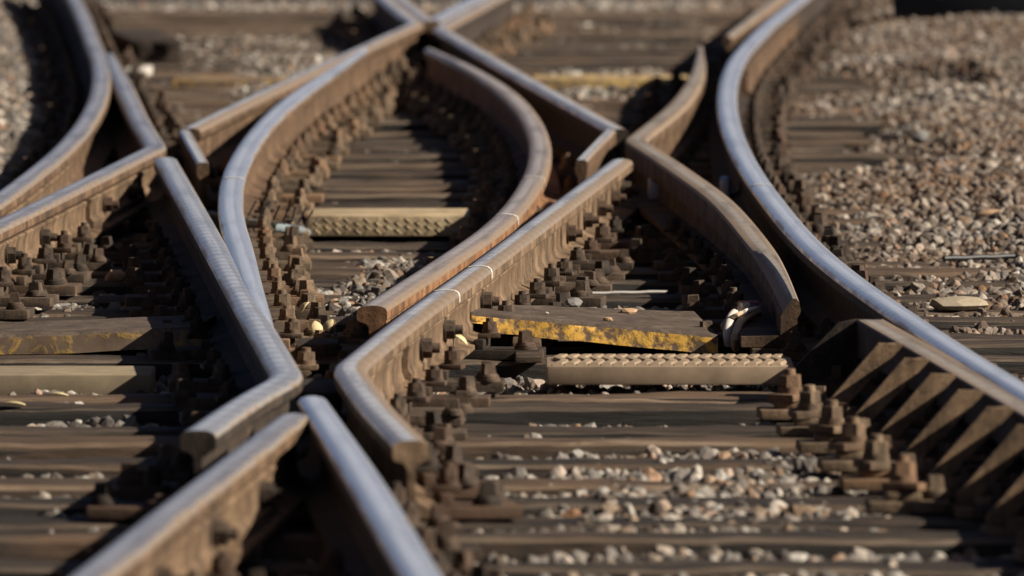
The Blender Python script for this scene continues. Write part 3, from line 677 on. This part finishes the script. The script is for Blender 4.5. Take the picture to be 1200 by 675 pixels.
# ------------------------------------------------------------------ small items
v = at(770, 300, 0.03)
pl = [at(808, 276, 0.036), at(850, 276, 0.036), at(893, 362, 0.034), at(856, 362, 0.034)]
c0 = sum(pl, Vector())/4
vs = [p-c0 for p in pl]+[p-c0-Vector((0, 0, 0.014)) for p in pl]
me = mesh('slide_plate', vs, [(0,1,2,3), (7,6,5,4), (0,4,5,1), (1,5,6,2), (2,6,7,3), (3,7,4,0)], [NAVY], sharp=20)
bm = bmesh.new(); bm.from_mesh(me); bmesh.ops.recalc_face_normals(bm, faces=bm.faces); bm.to_mesh(me); bm.free()
tag(link('slide_plate', me, None, c0), 'long flat plate coloured like reflected sky lying left of the right knuckle rail', 'plate')
fl = [(288, 272, 0.062), (305, 318, 0.060), (322, 360, 0.058), (336, 392, 0.056)]
FLAT = [(0.020, 0.0), (0.020, 0.145), (0.016, 0.149), (-0.016, 0.149), (-0.020, 0.145), (-0.020, 0.0)]
me, o3 = sweep('flat_bar', rail_path([fl]), FLAT, [PLATE, PLATE], [0]*6)
tag(link('flat_bar', me, None, o3), 'grey brown flat bar lying along the right foot of the blue rails', 'bar')

def hexbolt_x():
    bm = bmesh.new(); bm_cyl(bm, (0, 0, 0), 0.030, 0.030, 0.006, 14, 'x'); bm_cyl(bm, (0.0062, 0, 0), 0.024, 0.023, 0.020, 6, 'x'); bm_cyl(bm, (0.0262, 0, 0), 0.012, 0.011, 0.018, 10, 'x')
    return from_bm('web_bolt', bm, [BOLT], 40)
HB = hexbolt_x()
def web_bolt(key, ys, side=1, z=0.10, off=0.008):
    o, path = RAILS[key]
    for y in ys:
        r = rail_x(key, y)
        if not r: continue
        b = link('web_bolt', HB, o, Vector((r[0]+side*off, y, z))-o.location); b.rotation_euler = (rng.uniform(0, 1), 0, (0 if side > 0 else math.pi)-r[1])
def bar_on(key, name, y0, y1, side, mat, z0=0.052, z1=0.128, off=0.009, th=0.02, ends=True):
    o, path = RAILS[key]; n = max(2, int((y1-y0)/0.2)); vs, fs = [], []
    pr = [(off, z0), (off+th*1.5, z0-0.006), (off+th*1.6, z0+0.008), (off+th, z0+0.022), (off+th, z1-0.02), (off+th*1.3, z1-0.004), (off+th, z1), (off, z1)]
    m = len(pr)
    for i in range(n+1):
        y = y0+(y1-y0)*i/n; r = rail_x(key, y)
        for px, pz in pr: vs.append((r[0]+side*px-o.location.x, y-o.location.y, pz))
    for i in range(n):
        for k in range(m): fs.append((i*m+k, i*m+(k+1) % m, (i+1)*m+(k+1) % m, (i+1)*m+k))
    fs += [tuple(range(m)), tuple(n*m+k for k in range(m))[::-1]]
    me = mesh(name, vs, fs, [mat], sharp=30); bm = bmesh.new(); bm.from_mesh(me); bmesh.ops.recalc_face_normals(bm, faces=bm.faces); bm.to_mesh(me); bm.free()
    return link(name, me, o)
bar_on('KL', 'joint_bar', 30.3, 33.4, 1, RUST_TAN); bar_on('KL', 'joint_bar', 33.55, 35.6, 1, RUST_TAN)
bar_on('B', 'joint_bar', 26.2, 29.9, 1, RUST_TAN, off=0.009, th=0.012); bar_on('B', 'joint_bar', 24.9, 26.0, 1, RUST_TAN, th=0.012)
bar_on('R', 'joint_bar', 44.2, 51.5, 1, RUST, 0.045, 0.138, 0.010, 0.034)
bar_on('H', 'joint_bar', 31.5, 36.0, 1, RUST_TAN)
bar_on('FB', 'joint_bar', 19.4, 22.2, 1, RUST_TAN); None
web_bolt('B', [26.6, 27.35, 28.6, 32.1, 32.9, 33.6, 34.3, 34.9], 1, 0.098, 0.022)
web_bolt('KL', [31.0, 32.0, 34.0, 34.9], 1, 0.092, 0.03); web_bolt('G', [31.9, 33.2, 30.6], 1, 0.095, 0.03)
web_bolt('FB', [19.8, 20.9, 21.9], 1, 0.092, 0.03); web_bolt('KR', [35.6, 36.4], 1, 0.095, 0.03)

# spacer blocks between neighbouring rails
def spacer(px, py, w_, d_, h_, label, mat=RUST_SHADE, z0=0.03, rz=0.0):
    v = at(px, py, z0+h_); bm = bmesh.new(); bm_box(bm, (-w_/2, -d_/2, z0), (w_/2, d_/2, z0+h_), 0.006, 0, 0.002)
    o = link('spacer_block', from_bm('spacer_block', bm, [mat], 40), None, (v.x, v.y, 0)); o.rotation_euler.z = rz; tag(o, label, 'spacer block'); return o
spacer(768, 206, 0.042, 0.30, 0.09, 'pale blue grey block in the shade left of the right knuckle rail', ALU, 0.02)
spacer(850, 208, 0.030, 0.25, 0.08, 'pale blue grey block in the shade left of the long bright rail', ALU, 0.02, -0.04)
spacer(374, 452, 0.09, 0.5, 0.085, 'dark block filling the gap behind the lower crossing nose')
spacer(372, 400, 0.10, 0.25, 0.03, 'brown step block between the guard rail end and the left rails', PLATE)
spacer(400, 430, 0.05, 0.3, 0.04, 'rusty clamp block squeezed before the guard rail cut end', BOLT)

# cable with ties in the far diamond
pts = [at(x, y, z) for x, y, z in ((246, 252, .03), (268, 256, .05), (295, 262, .06), (325, 267, .06), (345, 269, .045), (358, 272, .01), (366, 276, -.02))]
fine = []
for i in range(len(pts)-1):
    for k in range(6): fine.append(pts[i].lerp(pts[i+1], k/6)+Vector((0, 0, 0.0012*math.sin(i*6+k))))
c0 = fine[0].copy()
cab = link('cable', tube_mesh('cable', [p-c0 for p in fine], 0.013, [GREYBLUE]), None, c0)
tag(cab, 'grey blue cable with black spiky ties crossing before the diamond tread block', 'cable')
for i in range(2, 34, 3):
    p = fine[i]-c0; bm = bmesh.new()
    n = 10; ring = []
    for k in range(n):
        a = 2*math.pi*k/n; ring.append([bm.verts.new((p.x+dx, p.y+r_*math.cos(a), p.z+r_*math.sin(a))) for dx, r_ in ((-.006, .0135), (.006, .0135), (.006, .0165), (-.006, .0165))])
    for k in range(n):
        for q in range(4): bm.faces.new((ring[k][q], ring[k][(q+1) % 4], ring[(k+1) % n][(q+1) % 4], ring[(k+1) % n][q]))
    lx, ly = rng.uniform(0.01, 0.035), rng.uniform(-.02, .02)
    bm_box(bm, (p.x-.003, p.y-.002, p.z+.02), (p.x+.003, p.y+.002, p.z+.065))
    for v_ in bm.verts:
        if v_.co.z > p.z+0.06: v_.co.x += lx; v_.co.y += ly
    link('cable_tie', from_bm('cable_tie', bm, [BLACK], 40), cab)

# white hoses and red clip at the end of the yellow cover
def hose(name, label, pp, r, mat, cat):
    P = [at(*q) for q in pp]; out = []
    for i in range(len(P)-1):
        p0, p1, p2, p3 = P[max(i-1, 0)], P[i], P[i+1], P[min(i+2, len(P)-1)]
        for k in range(6):
            u = k/6; out.append(0.5*((2*p1)+(p2-p0)*u+(2*p0-5*p1+4*p2-p3)*u*u+(3*p1-p0-3*p2+p3)*u**3))
    out.append(P[-1]); c = out[0].copy()
    return tag(link(name, tube_mesh(name, [p-c for p in out], r, [mat]), None, c), label, cat)
hose('hose', 'white hose bent down over the right end of the yellow edged cover', [(880, 358, .075), (868, 362, .08), (857, 372, .07), (853, 388, .045), (854, 404, .012)], 0.012, WHITE, 'hose')
hose('hose', 'cream hose bent beside the white hose at the knuckle rail end', [(888, 366, .07), (876, 370, .072), (866, 380, .06), (862, 394, .04), (862, 408, .008)], 0.010, CREAM, 'hose')
hose('hose', 'frayed white strip hanging from the hose bend at the yellow cover end', [(886, 362, .08), (872, 366, .085), (863, 376, .06), (858, 396, .03)], 0.007, WHITE, 'hose')
hose('hose', 'thin cream strip lying on top of the hose bend', [(892, 360, .07), (878, 364, .08), (866, 368, .082), (850, 377, .062), (847, 384, .05)], 0.006, CREAM, 'hose')
v = at(880, 356, .085); bm = bmesh.new()
for lo, hi in (((-.03, 0, 0), (.02, .03, .006)), ((-.03, 0, -.03), (-.022, .03, -.0005)), ((-.015, .004, -.018), (.03, .026, -.011)), ((-.015, .004, -.038), (-.008, .026, -.0185))): bm_box(bm, lo, hi, .0015)
tag(link('clip', from_bm('clip', bm, [RED], 40), None, v), 'faded red bracket clip above the white hose bend', 'clip')

# loose stones and litter
def stone(px, py, z, r, label, mat, fl=0.6):
    v = at(px, py, z+r*fl*0.7); bm = bmesh.new(); bmesh.ops.create_icosphere(bm, subdivisions=2, radius=r); sd = rng.uniform(0, 99)
    for q in bm.verts: q.co = q.co*(1+0.5*mn.noise(q.co/r*0.9+Vector((sd, 0, 0)))); q.co.z *= fl
    tag(link('stone', from_bm('stone', bm, [mat], 20), None, v), label, 'stone')
G1 = plain('grey_stone', (0.17, 0.16, 0.15), 0.9, 0, 50, 0.6); G2 = plain('tan_stone', (0.36, 0.23, 0.13), 0.9, 0, 50, 0.6); G4 = plain('cement_lump', (0.27, 0.22, 0.155), 0.9, 0, 30, 0.8, 0.4); G3 = plain('pale_stone', (0.38, 0.345, 0.28), 0.9, 0, 50, 0.6)
stone(673, 354, .075, .020, 'grey stone lying on the back edge of the yellow edged cover', G1)
stone(736, 365, .062, .022, 'tan stone lying on the yellow edged cover', G2, .4)
stone(712, 374, .062, .012, 'small brown chip left of the tan stone on the yellow edged cover', G2, .5)
stone(641, 367, .075, .005, 'tiny pale pebble on the yellow edged cover', G3)
stone(372, 255, .0, .02, 'pale stone beside the spiky cable', G3)
stone(122, 310, .0, .022, 'cream stone among the bolts under the left knuckle rail', G3, .8)
stone(135, 324, .0, .028, 'brown stone below the cream stone among the left bolts', G2, .7)
stone(1078, 160, .04, .03, 'large dark stone on the ballast at the upper right', G1, .8)
stone(1160, 250, .02, .038, 'rust orange slab of stone at the right edge', G2, .35)
stone(1128, 357, -.012, .075, 'long pale cement lump between sleepers at the right edge', G4, .3)
v = at(160, 84, .03); bm = bmesh.new(); bm_box(bm, (-.05, 0, 0), (.05, .35, .035), .006, 0, .008)
tag(link('litter', from_bm('litter', bm, [WHITE], 40), None, (v.x, v.y, .005)), 'white scrap lying beside the curved rail at the top left', 'litter')
def rod(label, p0, p1, r, mat, name='rod'):
    a, b = at(*p0), at(*p1); n = 10
    P = [a.lerp(b, i/n)+Vector((0, 0, 0.0008*math.sin(i*1.7))) for i in range(n+1)]
    tag(link(name, tube_mesh(name, [p-P[0] for p in P], r, [mat]), None, P[0]), label, name)
rod('thin shiny rod between sleepers above the yellow edged cover', (676, 344, .012), (782, 342, .012), .005, DULL_ROD)
rod('thin black rod lying on a sleeper at the right edge', (1106, 303, .012), (1196, 300, .012), .008, BLACK)
rod('pale wire lying in the shade between the right rails', (938, 330, .03), (1002, 374, .03), .0035, ALU, 'wire')
# dry leaves
def leaf(px, py, z, L, rz, tilt, label, curl=0.15):
    v = at(px, py, z); vs, fs = [], []; n = 8
    for i in range(n+1):
        u = i/n; w_ = 0.28*L*math.sin(math.pi*min(1, u*0.98+0.01))**0.8; zz = curl*L*math.sin(u*3.0)
        vs += [(-w_, u*L, zz+0.3*w_), (0, u*L, zz), (w_, u*L, zz+0.3*w_)]
    for i in range(n):
        for k in range(2): fs.append((i*3+k, i*3+k+1, (i+1)*3+k+1, (i+1)*3+k))
    me = mesh('leaf', vs, fs, [LEAF], sharp=60); o = link('leaf', me, None, v); o.rotation_euler = (tilt, 0, rz)
    sm = o.modifiers.new('thick', 'SOLIDIFY'); sm.thickness = 0.0015
    tag(o, label, 'leaf')
leaf(372, 398, .02, .05, 0.3, 1.1, 'dry cream leaf standing between the left rails and the guard rail end')
leaf(352, 368, .05, .04, -0.9, 0.8, 'dry pale leaf leaning on a bolt right of the blue rails')
leaf(383, 392, .03, .045, -0.5, 0.9, 'dry yellow leaf before the guard rail cut end')
leaf(548, 404, .05, .06, 1.2, 0.3, 'dry yellow leaf by the bolts under the rusty rail')
leaf(30, 474, .012, .06, 1.5, 0.0, 'pale yellow leaf on a sleeper at the lower left edge', 0.02)
leaf(80, 463, .012, .055, 1.4, 0.0, 'pale yellow leaf below the plain tan block', 0.02)

# chalk lines across rail heads
def chalk(key, y, lab=None):
    o, path = RAILS[key]; r = rail_x(key, y); zt = ZT
    if not r: return
    hw = [(-0.030, -0.0065), (-0.024, -0.0022), (-0.010, 0.0002), (0.0, 0.0006), (0.010, 0.0002), (0.024, -0.0022), (0.0325, -0.007), (0.0358, -0.015), (0.036, -0.03)]
    vs = []
    for px, pz in hw:
        for dy in (-0.03*(0.6+0.4*math.sin(px*90+y)), 0.03*(0.6+0.4*math.cos(px*140+y))): vs.append((r[0]+px-o.location.x+dy*math.tan(r[1]), y+dy-o.location.y+0.1*px, zt+pz+0.0008))
    fs = [(2*i, 2*i+1, 2*i+3, 2*i+2) for i in range(len(hw)-1)]
    me = mesh('chalk_line', vs, fs, [CHALK], sharp=0); bm = bmesh.new(); bm.from_mesh(me); bmesh.ops.recalc_face_normals(bm, faces=bm.faces); bm.to_mesh(me); bm.free()
    link('chalk_line', me, o)
def yof(px, py): return at(px, py, ZT).y
chalk('B', yof(560, 312)); chalk('B', yof(524, 340)); chalk('G', yof(622, 207)); chalk('G', yof(576, 251)); chalk('R', yof(888, 216)); chalk('F', yof(271, 208))
o, path = RAILS['B']
for (px, py, dz) in ((605, 320, .05), (617, 312, .045), (619, 306, .04), (626, 300, .035)):
    y = at(px, py, .085).y; r = rail_x('B', y); bm = bmesh.new()
    bm_box(bm, (r[0]+.0215, y-.008, .06), (r[0]+.0225, y+.008, .06+dz), 0)
    for q in bm.verts: q.co -= o.location
    link('chalk_line', from_bm('chalk_line', bm, [CHALK], 0), o)

# dark housing at the top left, black box for a shadow at the right
def housing(x, y, sx, sy, sz, rz, mat, label):
    t = empty('dark_box', (x, y, -0.02), rz); tag(t, label, 'housing')
    bm = bmesh.new(); bm_box(bm, (-sx/2, -sy/2, 0), (sx/2, sy/2, sz*0.8), 0.02); link('body', from_bm('body', bm, [mat], 40), t)
    bm = bmesh.new(); bm_box(bm, (-sx/2-.015, -sy/2-.015, sz*0.8+.001), (sx/2+.015, sy/2+.015, sz), 0.015); link('lid', from_bm('lid', bm, [mat], 40), t)
    for k in (-1, 1):
        bm = bmesh.new(); bm_box(bm, (k*sx*0.3-.03, -sy/2-.03, sz*0.66), (k*sx*0.3+.03, -sy/2-.0155, sz*0.9), 0.004); link('latch', from_bm('latch', bm, [mat], 40), t)
v = at(1150, 27, 0.05); housing(v.x+0.22, v.y+0.75, 1.0, 1.2, 0.26, -0.22, SHADOW_BLACK, 'black low box standing in for a shadow in the top right corner')
v = at(178, 72, 0); housing(v.x-0.05, v.y+0.8, 0.20, 1.5, 0.11, 0.10, RUST_SHADE, 'dark brown housing beside the curved rail at the top left')

bm = bmesh.new(); v = at(940, 408, 0.024); bm_box(bm, (-.10, -.10, -.002), (.08, .12, .0235), .003)
tag(link('base_slab', from_bm('base_slab', bm, [PLATE_TAN], 40), None, (v.x-.02, v.y+.08, 0)), 'brown flat plate under the cut end of the right knuckle rail', 'plate')

tread_block('yellowish worn block far behind the right diamond rail', 0.085, 0.70, 46.0, 46.5, 0.045, -0.05, YELLOW_OLD, ribs=False)
tread_block('brown worn block with yellow traces at the far left', -1.34, -0.72, 46.2, 46.7, 0.035, -0.05, YELLOW_FAINT, ribs=False)

# big bolts standing left of the check rail
for i, (px, py) in enumerate(((926, 466), (950, 486), (974, 504), (1000, 525), (1026, 546), (1058, 572))):
    v = at(px, py, 0.045); f = empty('check_rail_chair', (v.x, v.y, 0.0), 0.05)
    tag(f, f'rusty chair with a tall bolt left of the gussets, {ordinal(i+1)} counting from the far end', 'fastening', 'chairs in front of the check rail gussets')
    bm = bmesh.new(); bm_box(bm, (-0.07, -0.07, 0.0), (0.09, 0.07, 0.022), 0.004); bm_box(bm, (-0.035, -0.035, 0.0222), (0.035, 0.035, 0.040), 0.006)
    link('base_plate', from_bm('base_plate', bm, [PLATE_TAN], 40), f)
    b = link('clip_bolt', FM['tan'][1], f, (0, 0, 0.0402)); b.scale = (1.15, 1.15, 1.15); b.rotation_euler = (rng.uniform(-.08, .08), rng.uniform(-.08, .08), rng.uniform(0, 3))
    c = link('screw', FM['tan'][0], f, (0.065, 0.02, 0.0222)); c.rotation_euler.z = rng.uniform(0, 3)
